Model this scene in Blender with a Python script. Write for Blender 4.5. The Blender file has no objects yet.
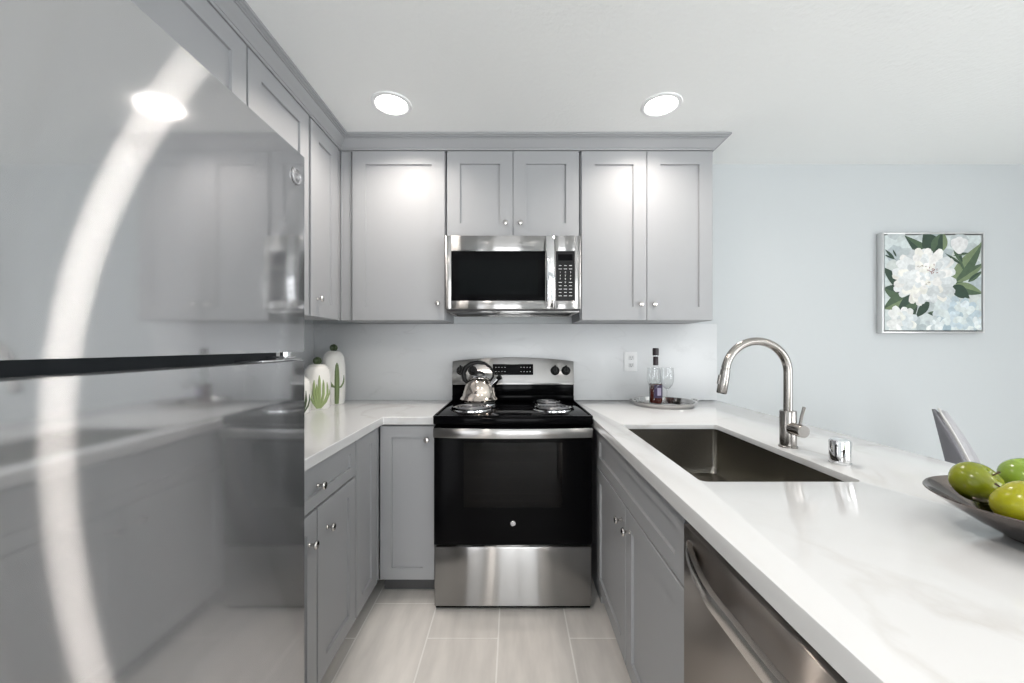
import bpy, bmesh, math, random
from mathutils import Vector, Matrix
random.seed(7)
PI = math.pi
scn = bpy.context.scene
COL = scn.collection

# ------------------------------------------------------------------ camera
CAMY = -2.5
cam_d = bpy.data.cameras.new('camera'); cam = bpy.data.objects.new('camera', cam_d); COL.objects.link(cam)
cam.location = (0, CAMY, 1.264); cam.rotation_euler = (PI/2, 0, 0)
cam_d.sensor_width = 36; cam_d.lens = 385/1024*36
cam_d.shift_x = -1/1024; cam_d.shift_y = 4.5/1024
cam_d.clip_start = 0.02
scn.camera = cam
# ------------------------------------------------------------------ view
scn.view_settings.view_transform = 'Standard'; scn.view_settings.look = 'None'
scn.view_settings.gamma = 1; scn.view_settings.use_curve_mapping = False
scn.view_settings.exposure = 0.17
# ------------------------------------------------------------------ world (bright overcast daylight outside the windows)
w = bpy.data.worlds.new('daylight'); scn.world = w; w.use_nodes = True
w.node_tree.nodes['Background'].inputs[0].default_value = (0.965, 0.985, 1.0, 1)
w.node_tree.nodes['Background'].inputs[1].default_value = 6.2
scn.cycles.sample_clamp_indirect = 6
scn.cycles.max_bounces = 10; scn.cycles.diffuse_bounces = 6; scn.cycles.transparent_max_bounces = 12
scn.cycles.caustics_reflective = False; scn.cycles.caustics_refractive = False

RX, RY = 4.2, -5.2          # right and rear limits of the room
LX = -1.295                 # left wall
H = 2.443
# openings: rear wall (x0,x1,z0,z1), right wall (y0,y1,z0,z1)
REAR_WIN = [(-0.55, 1.0, 0.0, 2.12), (2.5, 3.5, 0.9, 2.0)]
RIGHT_WIN = [(-4.7, -2.7, 0.0, 2.12)]

def portal(loc, rot, sx, sy):
    l = bpy.data.lights.new('window_daylight', 'AREA'); l.shape = 'RECTANGLE'; l.size = sx; l.size_y = sy
    l.cycles.is_portal = True
    o = bpy.data.objects.new('window_daylight', l); COL.objects.link(o); o.location = loc; o.rotation_euler = rot
for a, b, c, d in REAR_WIN: portal(((a+b)/2, RY-0.02, (c+d)/2), (PI/2, 0, 0), b-a, d-c)       # local -Z must look into room (+Y)
for a, b, c, d in RIGHT_WIN: portal((RX+0.02, (a+b)/2, (c+d)/2), (PI/2, 0, PI/2), b-a, d-c)

LAMPS = [(-0.592, -0.624), (0.724, -0.617), (-0.45, -2.25), (0.724, -2.25), (2.7, -2.9)]  # first two are visible; the others are unseen lamps added for more light
LAMP_W = [5.0, 4.6, 9.0, .5, 10.0]
for i, (x, y) in enumerate(LAMPS):
    l = bpy.data.lights.new('downlight_glow', 'AREA'); l.shape = 'DISK'; l.size = 0.15
    l.energy = LAMP_W[i]; l.spread = math.radians(145); l.color = (1.0, 0.91, 0.83)
    o = bpy.data.objects.new('downlight_glow', l); COL.objects.link(o); o.location = (x, y, H-0.012)

# ------------------------------------------------------------------ materials
def lin(c): return tuple(((v/255)/12.92 if v/255 <= .04045 else ((v/255+.055)/1.055)**2.4) for v in c)
MATS = {}
def pbr(name, col, rough=.5, metal=0., **k):
    if name in MATS: return MATS[name]
    m = bpy.data.materials.new(name); m.use_nodes = True
    b = m.node_tree.nodes['Principled BSDF']
    b.inputs['Base Color'].default_value = (*col, 1); b.inputs['Roughness'].default_value = rough
    b.inputs['Metallic'].default_value = metal
    for kk, v in k.items():
        b.inputs[kk].default_value = v
    MATS[name] = m; return m
def N(m, t, **k):
    n = m.node_tree.nodes.new(t)
    for a, v in k.items(): setattr(n, a, v)
    return n
def L(m, a, b): m.node_tree.links.new(a, b)
def coords(m, scale=(1,1,1)):
    t = N(m, 'ShaderNodeTexCoord'); mp = N(m, 'ShaderNodeMapping'); mp.inputs['Scale'].default_value = scale
    g = N(m, 'ShaderNodeNewGeometry'); L(m, g.outputs['Position'], mp.inputs[0]); return mp.outputs[0]
def noise_bump(m, scale, strength, dist=.001, sc=(1,1,1), detail=3):
    b = m.node_tree.nodes['Principled BSDF']; n = N(m, 'ShaderNodeTexNoise'); n.inputs['Scale'].default_value = scale
    n.inputs['Detail'].default_value = detail
    L(m, coords(m, sc), n.inputs['Vector']); bp = N(m, 'ShaderNodeBump'); bp.inputs['Strength'].default_value = strength
    bp.inputs['Distance'].default_value = dist; L(m, n.outputs[0], bp.inputs['Height']); L(m, bp.outputs[0], b.inputs['Normal'])
def noise_col(m, c1, c2, scale, sc=(1,1,1), lo=.35, hi=.65, detail=4):
    b = m.node_tree.nodes['Principled BSDF']; n = N(m, 'ShaderNodeTexNoise'); n.inputs['Scale'].default_value = scale
    n.inputs['Detail'].default_value = detail
    L(m, coords(m, sc), n.inputs['Vector']); r = N(m, 'ShaderNodeValToRGB')
    r.color_ramp.elements[0].position = lo; r.color_ramp.elements[1].position = hi
    r.color_ramp.elements[0].color = (*c1, 1); r.color_ramp.elements[1].color = (*c2, 1)
    L(m, n.outputs[0], r.inputs[0]); L(m, r.outputs[0], b.inputs['Base Color']); return r

wall_m = pbr('wall_paint', (.57, .60, .615), .6); noise_bump(wall_m, 160, .12, .002)
ceil_m = pbr('ceiling_paint', (.87, .885, .88), .8); noise_bump(ceil_m, 55, .5, .004)
cab_m = pbr('grey_cabinet_paint', (.37, .378, .392), .48, **{'Specular IOR Level': .4})
cab_in = pbr('cabinet_shadow_gap', (.10, .10, .10), .7)
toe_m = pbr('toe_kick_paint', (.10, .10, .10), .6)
black_m = pbr('black_enamel', (.0025, .0025, .003), .08, **{'Specular IOR Level': .05})
blackp = pbr('black_plastic', (.006, .006, .0065), .35, **{'Specular IOR Level': .25})
gask_m = pbr('rubber_gasket', (.012, .016, .02), .5)
chrome = pbr('polished_chrome', (.82, .82, .83), .08, 1.)
knob_m = pbr('satin_nickel', (.62, .60, .58), .18, 1.)
nickel = pbr('brushed_nickel', (.36, .34, .32), .2, 1.)
white_pl = pbr('white_plastic', (.82, .83, .84), .3)
slot_m = pbr('dark_slot', (.03, .03, .03), .5)
cer_m = pbr('white_ceramic', (.86, .85, .82), .15)
cgreen = pbr('cactus_green', (.17, .23, .10), .35)
cgreen2 = pbr('cactus_pale_green', (.30, .38, .17), .35)
dkgreen = pbr('cactus_knob_green', (.05, .075, .03), .35)
off_m = pbr('window_frame_white', (.8, .8, .8), .4)
display_m = pbr('control_glass', (.003, .003, .0035), .06, **{'Specular IOR Level': .06})
ink_m = pbr('printed_white', (.75, .75, .75), .5)
copper = pbr('kettle_steel', (.78, .70, .63), .09, 1.)
coil_m = pbr('coil_element', (.34, .34, .35), .28, .9)
tray_m = pbr('silver_tray', (.62, .61, .60), .1, 1.)
foil_m = pbr('bottle_foil', (.02, .010, .014), .3)
label_m = pbr('bottle_label', (.05, .03, .09), .5)
wine_m = pbr('rose_wine', (.10, .018, .012), .1)
bowl_m = pbr('smoked_silver', (.24, .20, .18), .09, 1.)
ch_m = pbr('chair_fabric', (.42, .42, .44), .8); noise_bump(ch_m, 700, .3, .001)
chd_m = pbr('chair_fabric_shaded', (.20, .20, .22), .8)  # shade on the outer back put into a darker copy of the fabric
chl_m = pbr('chair_piping', (.66, .65, .64), .6)
leg_m = pbr('chair_leg_black', (.03, .03, .03), .4)
frame_m = pbr('silver_frame', (.70, .70, .70), .3, .6)
framed_m = pbr('dark_frame_gap', (.05, .055, .06), .5)
stem_m = pbr('apple_stem', (.08, .05, .02), .7)
sinkm = pbr('sink_steel', (.30, .285, .255), .24, 1.); noise_bump(sinkm, 90, .08, .001, (1, 1, 6))

def brushed(name, col, tangent, sharp=.003, wide=.6, r2=.07, mix=.5, tint2=None):
    """stainless steel with a brushing direction: anisotropic lobe plus a clear-coat-like sharp lobe"""
    m = bpy.data.materials.new(name); m.use_nodes = True; nt = m.node_tree
    nt.nodes.remove(nt.nodes['Principled BSDF']); out = nt.nodes['Material Output']
    a2 = math.sqrt(sharp*wide); rr = math.sqrt(a2); an = 1 - math.sqrt(sharp/wide)
    g = N(m, 'ShaderNodeBsdfAnisotropic'); g.inputs['Color'].default_value = (*col, 1)
    g.inputs['Roughness'].default_value = rr; g.inputs['Anisotropy'].default_value = an
    v = N(m, 'ShaderNodeCombineXYZ')
    for i in range(3): v.inputs[i].default_value = tangent[i]
    L(m, v.outputs[0], g.inputs['Tangent'])
    g2 = N(m, 'ShaderNodeBsdfAnisotropic'); g2.inputs['Color'].default_value = (*(tint2 or col), 1); g2.inputs['Roughness'].default_value = r2
    mx = N(m, 'ShaderNodeMixShader'); mx.inputs[0].default_value = mix
    L(m, g2.outputs[0], mx.inputs[1]); L(m, g.outputs[0], mx.inputs[2]); L(m, mx.outputs[0], out.inputs[0])
    MATS[name] = m; return m
fridge_m = brushed('fridge_stainless', (.76, .76, .77), (0, 1, 0), r2=.06, mix=.62)
steel_x = brushed('brushed_steel', (.42, .415, .41), (1, 0, 0), r2=.14, mix=.6, sharp=.012)
steel_y = brushed('dishwasher_steel', (.60, .55, .51), (0, 1, 0), r2=.22, mix=.6, sharp=.012)

# quartz counter with faint veins
def quartz(name, base, vein, sc, amount, rough):
    m = pbr(name, base, rough); b = m.node_tree.nodes['Principled BSDF']
    p = coords(m, sc)
    n = N(m, 'ShaderNodeTexNoise'); n.inputs['Scale'].default_value = 1.6; n.inputs['Detail'].default_value = 7; n.inputs['Distortion'].default_value = 1.2
    L(m, p, n.inputs['Vector'])
    s = N(m, 'ShaderNodeMath', operation='SUBTRACT'); s.inputs[1].default_value = .5; L(m, n.outputs[0], s.inputs[0])
    a = N(m, 'ShaderNodeMath', operation='ABSOLUTE'); L(m, s.outputs[0], a.inputs[0])
    r = N(m, 'ShaderNodeValToRGB'); r.color_ramp.elements[0].position = 0; r.color_ramp.elements[1].position = .035
    r.color_ramp.elements[0].color = (*vein, 1); r.color_ramp.elements[1].color = (*base, 1); L(m, a.outputs[0], r.inputs[0])
    n2 = N(m, 'ShaderNodeTexNoise'); n2.inputs['Scale'].default_value = 2.5; L(m, p, n2.inputs['Vector'])
    r2 = N(m, 'ShaderNodeValToRGB'); r2.color_ramp.elements[0].position = .45; r2.color_ramp.elements[1].position = .7
    r2.color_ramp.elements[0].color = (0, 0, 0, 1); r2.color_ramp.elements[1].color = (amount,)*3+(1,); L(m, n2.outputs[0], r2.inputs[0])
    mx = N(m, 'ShaderNodeMixRGB'); mx.inputs[1].default_value = (*base, 1)
    L(m, r2.outputs[0], mx.inputs[0]); L(m, r.outputs[0], mx.inputs[2]); L(m, mx.outputs[0], b.inputs['Base Color'])
    return m
counter_m = quartz('white_quartz', (.70, .705, .71), (.58, .565, .55), (1, 1, 1), 1., .1)
splash_m = quartz('grey_marble_slab', (.66, .675, .69), (.53, .54, .55), (1.5, 1, 3), .45, .25)

def glass(name, col=(1, 1, 1), rough=0., ior=1.45):
    m = bpy.data.materials.new(name); m.use_nodes = True; nt = m.node_tree; nt.nodes.remove(nt.nodes['Principled BSDF'])
    t = N(m, 'ShaderNodeBsdfTransparent'); t.inputs[0].default_value = (*col, 1)
    g = N(m, 'ShaderNodeBsdfAnisotropic'); g.inputs['Roughness'].default_value = .02
    lw = N(m, 'ShaderNodeLayerWeight'); pw = N(m, 'ShaderNodeMath', operation='POWER'); pw.inputs[1].default_value = 4.; L(m, lw.outputs['Facing'], pw.inputs[0])
    f = N(m, 'ShaderNodeMath', operation='MULTIPLY_ADD'); f.inputs[1].default_value = .9; f.inputs[2].default_value = (ior-1)**2/(ior+1)**2; L(m, pw.outputs[0], f.inputs[0])
    mx = N(m, 'ShaderNodeMixShader'); L(m, f.outputs[0], mx.inputs[0]); L(m, t.outputs[0], mx.inputs[1]); L(m, g.outputs[0], mx.inputs[2])
    L(m, mx.outputs[0], nt.nodes['Material Output'].inputs[0]); MATS[name] = m; return m
glass_m = glass('clear_glass', (.965, .97, .97), ior=1.5)
oven_gl = glass('oven_window_glass', (.2, .18, .17), ior=1.25)

def emit(name, col, s):
    m = bpy.data.materials.new(name); m.use_nodes = True; b = m.node_tree.nodes['Principled BSDF']
    b.inputs['Emission Color'].default_value = (*col, 1); b.inputs['Emission Strength'].default_value = s; MATS[name] = m; return m
lamp_m = emit('lamp_lens', (1, .96, .91), 14.)

def vcol_mat(name, rough, extra=None):
    m = pbr(name, (.5, .5, .5), rough); b = m.node_tree.nodes['Principled BSDF']
    a = N(m, 'ShaderNodeVertexColor'); a.layer_name = 'Col'
    n = N(m, 'ShaderNodeTexNoise'); n.inputs['Scale'].default_value = extra[0]; n.inputs['Detail'].default_value = 5
    L(m, coords(m, extra[1]), n.inputs['Vector'])
    r = N(m, 'ShaderNodeMapRange'); r.inputs['To Min'].default_value = extra[2]; r.inputs['To Max'].default_value = extra[3]
    r.inputs['From Min'].default_value = .3; r.inputs['From Max'].default_value = .7
    L(m, n.outputs[0], r.inputs[0])
    mx = N(m, 'ShaderNodeMixRGB', blend_type='MULTIPLY'); mx.inputs[0].default_value = 1
    L(m, a.outputs[0], mx.inputs[1]); L(m, r.outputs[0], mx.inputs[2]); L(m, mx.outputs[0], b.inputs['Base Color']); return m
tile_m = vcol_mat('porcelain_tile', .35, (3., (6, 1.2, 1), .88, 1.06))
paint_m = vcol_mat('painted_canvas', .6, (45., (1, 1, 1), .86, 1.08))

# ------------------------------------------------------------------ mesh helpers
def box(bm, x0, x1, y0, y1, z0, z1, bev=0., seg=2):
    x0, x1 = min(x0, x1), max(x0, x1); y0, y1 = min(y0, y1), max(y0, y1); z0, z1 = min(z0, z1), max(z0, z1)
    vs = [bm.verts.new((x, y, z)) for x in (x0, x1) for y in (y0, y1) for z in (z0, z1)]
    fs = [bm.faces.new([vs[i] for i in q]) for q in ((0,1,3,2),(4,6,7,5),(0,4,5,1),(2,3,7,6),(0,2,6,4),(1,5,7,3))]
    if bev > 0:
        es = {e for f in fs for e in f.edges}
        bmesh.ops.bevel(bm, geom=list(es), offset=bev, segments=seg, affect='EDGES', profile=.5)
    return vs
def lathe(bm, prof, seg=32, M=Matrix.Identity(4), sx=1., sy=1., mat=0):
    rings = []
    for r, z in prof:
        if r < 1e-6: rings.append([bm.verts.new(M @ Vector((0, 0, z)))])
        else: rings.append([bm.verts.new(M @ Vector((r*sx*math.cos(2*PI*i/seg), r*sy*math.sin(2*PI*i/seg), z))) for i in range(seg)])
    for a, b in zip(rings, rings[1:]):
        for i in range(seg):
            j = (i+1) % seg
            if len(a) == 1 and len(b) == 1: break
            if len(a) == 1: f = bm.faces.new((a[0], b[i], b[j]))
            elif len(b) == 1: f = bm.faces.new((a[i], b[0], a[j]))
            else: f = bm.faces.new((a[i], b[i], b[j], a[j]))
            f.material_index = mat; f.smooth = True
def tube(bm, pts, r, seg=12, cap=True, sx=1.):
    pts = [Vector(p) for p in pts]; n = len(pts); rings = []
    rr = r if isinstance(r, (list, tuple)) else [r]*n
    up = None
    for i, p in enumerate(pts):
        t = (pts[min(i+1, n-1)] - pts[max(i-1, 0)]).normalized()
        if up is None:
            up = Vector((0, 0, 1)) if abs(t.z) < .9 else Vector((0, 1, 0))
        s = t.cross(up).normalized(); up = s.cross(t).normalized()
        rings.append([bm.verts.new(p + rr[i]*(math.cos(2*PI*k/seg)*s*sx + math.sin(2*PI*k/seg)*up)) for k in range(seg)])
    for a, b in zip(rings, rings[1:]):
        for i in range(seg):
            f = bm.faces.new((a[i], a[(i+1) % seg], b[(i+1) % seg], b[i])); f.smooth = True
    if cap:
        bm.faces.new(rings[0][::-1]); bm.faces.new(rings[-1])
def axis_m(loc, d):
    """local Z turned to direction d at loc"""
    d = Vector(d).normalized(); q = Vector((0, 0, 1)).rotation_difference(d)
    return Matrix.Translation(Vector(loc)) @ q.to_matrix().to_4x4()
def poly_prism(bm, outer, holes, z0, z1):
    """flat slab from an outline with holes"""
    es = []
    for loop in [outer]+holes:
        vs = [bm.verts.new((x, y, z1)) for x, y in loop]
        es += [bm.edges.new((vs[i], vs[(i+1) % len(vs)])) for i in range(len(vs))]
    g = bmesh.ops.triangle_fill(bm, use_beauty=True, use_dissolve=False, edges=es)
    fs = [f for f in g['geom'] if isinstance(f, bmesh.types.BMFace)]
    for f in fs:
        if f.normal.z < 0: f.normal_flip()
    ex = bmesh.ops.extrude_face_region(bm, geom=fs, use_keep_orig=True)
    nv = [v for v in ex['geom'] if isinstance(v, bmesh.types.BMVert)]
    for v in nv: v.co.z = z0
    bmesh.ops.recalc_face_normals(bm, faces=bm.faces[:])

def obj(name, bm, mats, parent=None, smooth=False, recalc=True):
    me = bpy.data.meshes.new(name)
    if recalc: bmesh.ops.recalc_face_normals(bm, faces=bm.faces[:])
    if parent is not None:
        off = wloc(parent)
        for v in bm.verts: v.co -= off
    bm.to_mesh(me); bm.free()
    o = bpy.data.objects.new(name, me); COL.objects.link(o)
    for m in (mats if isinstance(mats, (list, tuple)) else [mats]): me.materials.append(m)
    if parent is not None: o.parent = parent
    me.set_sharp_from_angle(angle=math.radians(38))
    if smooth:
        for p in me.polygons: p.use_smooth = True
    return o
def wloc(o):
    v = Vector((0, 0, 0))
    while o is not None: v += o.location; o = o.parent
    return v
def thing(name, label, cat, loc, group=None):
    o = bpy.data.objects.new(name, None); COL.objects.link(o); o.location = loc; o.empty_display_size = .05
    return tag(o, label, cat, group)
def tag(o, label, cat, group=None):
    o['label'] = label; o['category'] = cat
    if group: o['group'] = group
    return o
def centre(o):
    """origin of a one-mesh thing to the middle of its base"""
    me = o.data; xs = [v.co.x for v in me.vertices]; ys = [v.co.y for v in me.vertices]; zs = [v.co.z for v in me.vertices]
    c = Vector(((min(xs)+max(xs))/2, (min(ys)+max(ys))/2, min(zs)))
    me.transform(Matrix.Translation(-c)); o.location = c; return o
def struct(name, bm, m): o = obj(name, bm, m); o['kind'] = 'structure'; return o
def text_mesh(bm, txt, M, size, depth=.0004):
    cu = bpy.data.curves.new('t', 'FONT'); cu.body = txt; cu.size = size; cu.align_x = 'CENTER'; cu.align_y = 'CENTER'
    cu.extrude = depth; cu.resolution_u = 3
    o = bpy.data.objects.new('t', cu); COL.objects.link(o); bpy.context.view_layer.update()
    me = bpy.data.meshes.new_from_object(o.evaluated_get(bpy.context.evaluated_depsgraph_get()))
    me.transform(M); bm.from_mesh(me)
    bpy.data.objects.remove(o); bpy.data.curves.remove(cu); bpy.data.meshes.remove(me)

# ------------------------------------------------------------------ room shell
bm = bmesh.new(); box(bm, LX-.1, LX, RY-.1, .1, -.05, H+.1); struct('wall_left', bm, wall_m)
bm = bmesh.new(); box(bm, LX-.1, RX+.1, 0, .1, -.05, H+.1); struct('wall_back', bm, wall_m)
bm = bmesh.new(); box(bm, LX-.1, RX+.1, RY-.1, .1, H, H+.1); struct('ceiling', bm, ceil_m)
def wall_with_holes(name, holes, a0, a1, place):
    bm = bmesh.new(); holes = sorted(holes); cur = a0
    for a, b, c, d in holes:
        place(bm, cur, a, 0, H)
        if c > 0: place(bm, a, b, 0, c)
        place(bm, a, b, d, H); cur = b
    place(bm, cur, a1, 0, H); struct(name, bm, wall_m)
wall_with_holes('wall_rear', REAR_WIN, LX, RX, lambda bm, a, b, c, d: box(bm, a, b, RY-.1, RY, c, d))
wall_with_holes('wall_right', RIGHT_WIN, RY, 0, lambda bm, a, b, c, d: box(bm, RX, RX+.1, a, b, c, d))
k = 1
for hole, side in [(h, 'rear') for h in REAR_WIN]+[(h, 'right') for h in RIGHT_WIN]:
    a, b, c, d = hole; bm = bmesh.new(); t = .05
    def fb(a0, a1, c0, c1):
        if side == 'rear': box(bm, a0, a1, RY-.07, RY-.02, c0, c1)
        else: box(bm, RX+.02, RX+.07, a0, a1, c0, c1)
    fb(a, a+t, c, d); fb(b-t, b, c, d); fb(a, b, c, c+t); fb(a, b, d-t, d); fb((a+b)/2-t/2, (a+b)/2+t/2, c, d)
    struct('window_%d' % k, bm, off_m); k += 1

# floor: staggered 12x24 porcelain tiles on a grout bed
bm = bmesh.new(); box(bm, LX-.1, RX+.1, RY-.1, .1, -.06, -.0015)
lay = bm.loops.layers.float_color.new('Col')
for f in bm.faces:
    for l in f.loops: l[lay] = (1., .98, .95, 1)
TW, TL = .308, .61
i0 = math.floor((LX+.68)/TW)
for i in range(i0, math.ceil((RX+.68)/TW)):
    x0 = max(-.68+i*TW, LX-.1)+.0032; x1 = min(-.68+(i+1)*TW, RX+.1)-.0032
    y = 0 if i % 2 == 0 else .385
    while y > RY:
        ya, yb = min(y, .0), max(y-TL, RY)
        if ya-yb > .02:
            c = random.uniform(.95, 1.03); col = (.79*c, .76*c, .725*c, 1)
            vs = [bm.verts.new(p) for p in ((x0, yb+.0030, 0), (x1, yb+.0030, 0), (x1, ya-.0030, 0), (x0, ya-.0030, 0))]
            f = bm.faces.new(vs)
            for l in f.loops: l[lay] = col
        y -= TL
fl = obj('floor', bm, tile_m, recalc=False); fl['kind'] = 'structure'

# ------------------------------------------------------------------ downlights
for i, (x, y) in enumerate(LAMPS[:2] + LAMPS[2:]):
    lab = ['recessed round ceiling downlight above the cabinet corner beside the range',
           'recessed round ceiling downlight above the double wall cabinet and faucet side',
           'unseen round ceiling downlight near the refrigerator, added to brighten the aisle',
           'unseen round ceiling downlight added above the long worktop over the dishwasher',
           'unseen round ceiling downlight added over the dining area'][i]
    t = thing('ceiling_downlight', lab, 'ceiling light', (x, y, H-.008), 'recessed ceiling downlights')
    bm = bmesh.new(); lathe(bm, [(.074, H-.004), (.080, H-.008), (.094, H-.006), (.097, H-.0005)], 40, Matrix.Translation((x, y, 0))); obj('trim_ring', bm, white_pl, t)
    bm = bmesh.new(); lathe(bm, [(0, H-.004), (.075, H-.004), (.075, H-.0008), (0, H-.0008)], 40, Matrix.Translation((x, y, 0))); obj('lens', bm, lamp_m, t)

# ------------------------------------------------------------------ shaker fronts
# face kinds: 'B' fronts facing -Y (back run), 'L' fronts facing +X (left run), 'R' fronts facing -X (right run)
def mapper(kind, face):
    if kind == 'B': return lambda u, v, w_: Vector((u, face - w_, v))
    if kind == 'L': return lambda u, v, w_: Vector((face + w_, u, v))
    return lambda u, v, w_: Vector((face - w_, u, v))
def shaker(bm, P, u0, u1, v0, v1, fr=.075, th=.02, rec=.010, ins=.0):
    """frame-and-panel front: outer faces at w=0, back at w=-th, panel recessed"""
    b = .0015
    def ring(uu0, uu1, vv0, vv1, w_): return [bm.verts.new(P(u, v, w_)) for u, v in ((uu0, vv0), (uu1, vv0), (uu1, vv1), (uu0, vv1))]
    R = [ring(u0, u1, v0, v1, -th), ring(u0, u1, v0, v1, -b), ring(u0+b, u1-b, v0+b, v1-b, 0),
         ring(u0+fr, u1-fr, v0+fr, v1-fr, 0), ring(u0+fr+.001, u1-fr-.001, v0+fr+.001, v1-fr-.001, -rec)]
    for a, c in zip(R, R[1:]):
        for i in range(4): bm.faces.new((a[i], a[(i+1) % 4], c[(i+1) % 4], c[i]))
    bm.faces.new(R[-1]); bm.faces.new(R[0][::-1])
KNOB = [(0, 0), (.0075, 0), (.0075, .002), (.005, .005), (.0048, .014), (.008, .018), (.0135, .021), (.0145, .025), (.012, .029), (.006, .031), (0, .0315)]
def knob(parent, P, u, v):
    c = P(u, v, 0); d = P(u, v, 1) - c
    bm = bmesh.new(); lathe(bm, KNOB, 20, axis_m(c, d)); return obj('knob', bm, knob_m, parent)
G = .0015
def cabinet(name, label, kind, face, depth, u0, u1, v0, v1, fronts, group=None, body_bot=None, open_top=0):
    """fronts: list of (part name, u0,u1,v0,v1, frame, knob (u,v) or None)"""
    P = mapper(kind, face)
    base = P((u0+u1)/2, v0, -depth/2)
    t = thing(name, label, 'cabinet', base, group)
    bm = bmesh.new(); a = P(u0, v0, -.021); b = P(u1, v1, -depth)
    box(bm, a.x, b.x, a.y, b.y, a.z, b.z); obj('body', bm, cab_m, t)
    if body_bot:                                                     # recessed toe kick below a base cabinet
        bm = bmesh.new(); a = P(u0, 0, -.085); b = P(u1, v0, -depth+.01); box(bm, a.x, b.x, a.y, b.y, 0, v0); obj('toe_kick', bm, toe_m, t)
    for (nm, a0, a1, b0, b1, fr, kn) in fronts:
        bm = bmesh.new(); shaker(bm, P, a0+G, a1-G, b0+G, b1-G, fr); d = obj(nm, bm, cab_m, t)
        if kn: knob(d, P, *kn)
    return t

# back wall uppers (front plane y=-.315)
F = -.315; UB, UT = 1.409, 2.372
WC = 'grey shaker wall cabinets'
cabinet('wall_cabinet', 'tall grey single-door wall cabinet hung in the corner beside the microwave', 'B', F, .313, -.979, -.383, UB, UT,
        [('filler_strip', -.979, -.918, UB, UT, .0, None), ('door', -.914, -.386, UB, UT, .075, (-.425, 1.505))], WC)
cabinet('wall_cabinet', 'short grey two-door wall cabinet directly above the microwave', 'B', F, .313, -.379, .379, 1.884, UT,
        [('door', -.375, 0, 1.887, UT, .072, (-.042, 1.958)), ('door', 0, .375, 1.887, UT, .072, (.042, 1.958))], WC)
cabinet('wall_cabinet', 'tall grey two-door wall cabinet at the dining end of the row', 'B', F, .313, .383, 1.137, UB, UT,
        [('door', .388, .760, UB, UT, .075, (.722, 1.500)), ('door', .760, 1.135, UB, UT, .075, (.798, 1.500))], WC)
# left wall uppers (front plane x=-.98)
def Y(d): return CAMY + d
F = -.98
cabinet('wall_cabinet', 'narrow grey single-door wall cabinet on the side wall next to the corner', 'L', F, .313, Y(1.860), -.337, UB, UT,
        [('door', Y(1.868), Y(2.156), UB, UT, .075, (Y(1.93), 1.50)), ('filler_strip', Y(2.156), -.3155, UB, UT, .0, None)], WC)
cabinet('wall_cabinet', 'grey wall cabinet with two doors on the side wall, partly behind the refrigerator', 'L', F, .313, Y(.938), Y(1.857), UB, UT,
        [('door', Y(1.424), Y(1.850), UB, UT, .075, (Y(1.47), 1.5)), ('door', Y(.945), Y(1.418), UB, UT, .075, (Y(1.37), 1.5))], WC)
cabinet('wall_cabinet', 'grey two-door cabinet over the top of the refrigerator', 'L', F, .313, Y(.15), Y(.934), 1.80, UT,
        [('door', Y(.54), Y(.93), 1.80, UT, .075, (Y(.58), 1.86)), ('door', Y(.155), Y(.538), 1.80, UT, .075, (Y(.50), 1.86))], WC)

# crown moulding along both runs
bm = bmesh.new()
prof = [(-.004, 2.374), (.004, 2.374), (.006, 2.383), (.010, 2.384), (.013, 2.388), (.024, 2.398), (.036, 2.411), (.043, 2.419), (.050, 2.419), (.050, 2.424), (.059, 2.426), (.059, 2.430), (.067, 2.432), (.067, 2.437), (.067, H-.0008), (-.02, H-.0008), (-.02, 2.374)]
rows = []
for o_, z in prof:
    rows.append([bm.verts.new(p) for p in ((-.98+o_, Y(.15), z), (-.98+o_, -.315-o_, z), (1.137+o_, -.315-o_, z), (1.137+o_, -.001, z))])
for a, b in zip(rows, rows[1:]+rows[:1]):
    for i in range(3): bm.faces.new((a[i], a[i+1], b[i+1], b[i]))
tag(centre(obj('crown_molding', bm, cab_m)), 'grey crown molding running along the cabinet tops under the ceiling', 'molding')
del rows
# ------------------------------------------------------------------ base cabinets
BZ0, BZ1 = .10, .873
BC = 'grey shaker base cabinets'
cabinet('base_cabinet', 'grey single-door base cabinet squeezed between the corner and the oven', 'B', -.582, .575, -.668, -.386, BZ0, BZ1,
        [('door', -.664, -.390, .098, .867, .058, (-.427, .80))], BC, True)
cabinet('base_cabinet', 'grey narrow full-height-door corner base cabinet on the side run', 'L', -.668, .622, Y(1.641), -.61, BZ0, BZ1,
        [('door', Y(1.645), Y(1.885), .098, .867, .06, None), ('filler_strip', Y(1.885), -.584, .098, .867, .0, None)], BC, True)
cabinet('base_cabinet', 'grey base cabinet with one drawer above two doors, beside the refrigerator', 'L', -.668, .622, Y(.985), Y(1.637), BZ0, BZ1,
        [('drawer', Y(1.0), Y(1.634), .716, .867, .045, (Y(1.317), .787)),
         ('door', Y(1.318), Y(1.634), .098, .710, .06, (Y(1.383), .614)), ('door', Y(1.0), Y(1.312), .098, .710, .06, (Y(1.262), .612))], BC, True)
t = cabinet('sink_base_cabinet', 'grey sink base cabinet with a false drawer panel above two doors', 'R', .41, .60, Y(.918), Y(1.885), BZ0, .66,
        [('drawer_panel', Y(.921), Y(1.882), .683, .862, .05, None),
         ('door', Y(1.402), Y(1.882), .098, .678, .06, (Y(1.444), .612)), ('door', Y(.921), Y(1.398), .098, .678, .06, (Y(1.350), .612))], BC, True)
bm = bmesh.new(); box(bm, .431, .45, Y(.918), Y(1.885), .66, .872); box(bm, .45, 1.01, Y(.918), Y(.935), .66, .872); box(bm, .45, 1.01, Y(1.868), Y(1.885), .66, .872); box(bm, .99, 1.01, Y(.935), Y(1.868), .66, .872)
obj('upper_frame', bm, cab_m, t)
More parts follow.
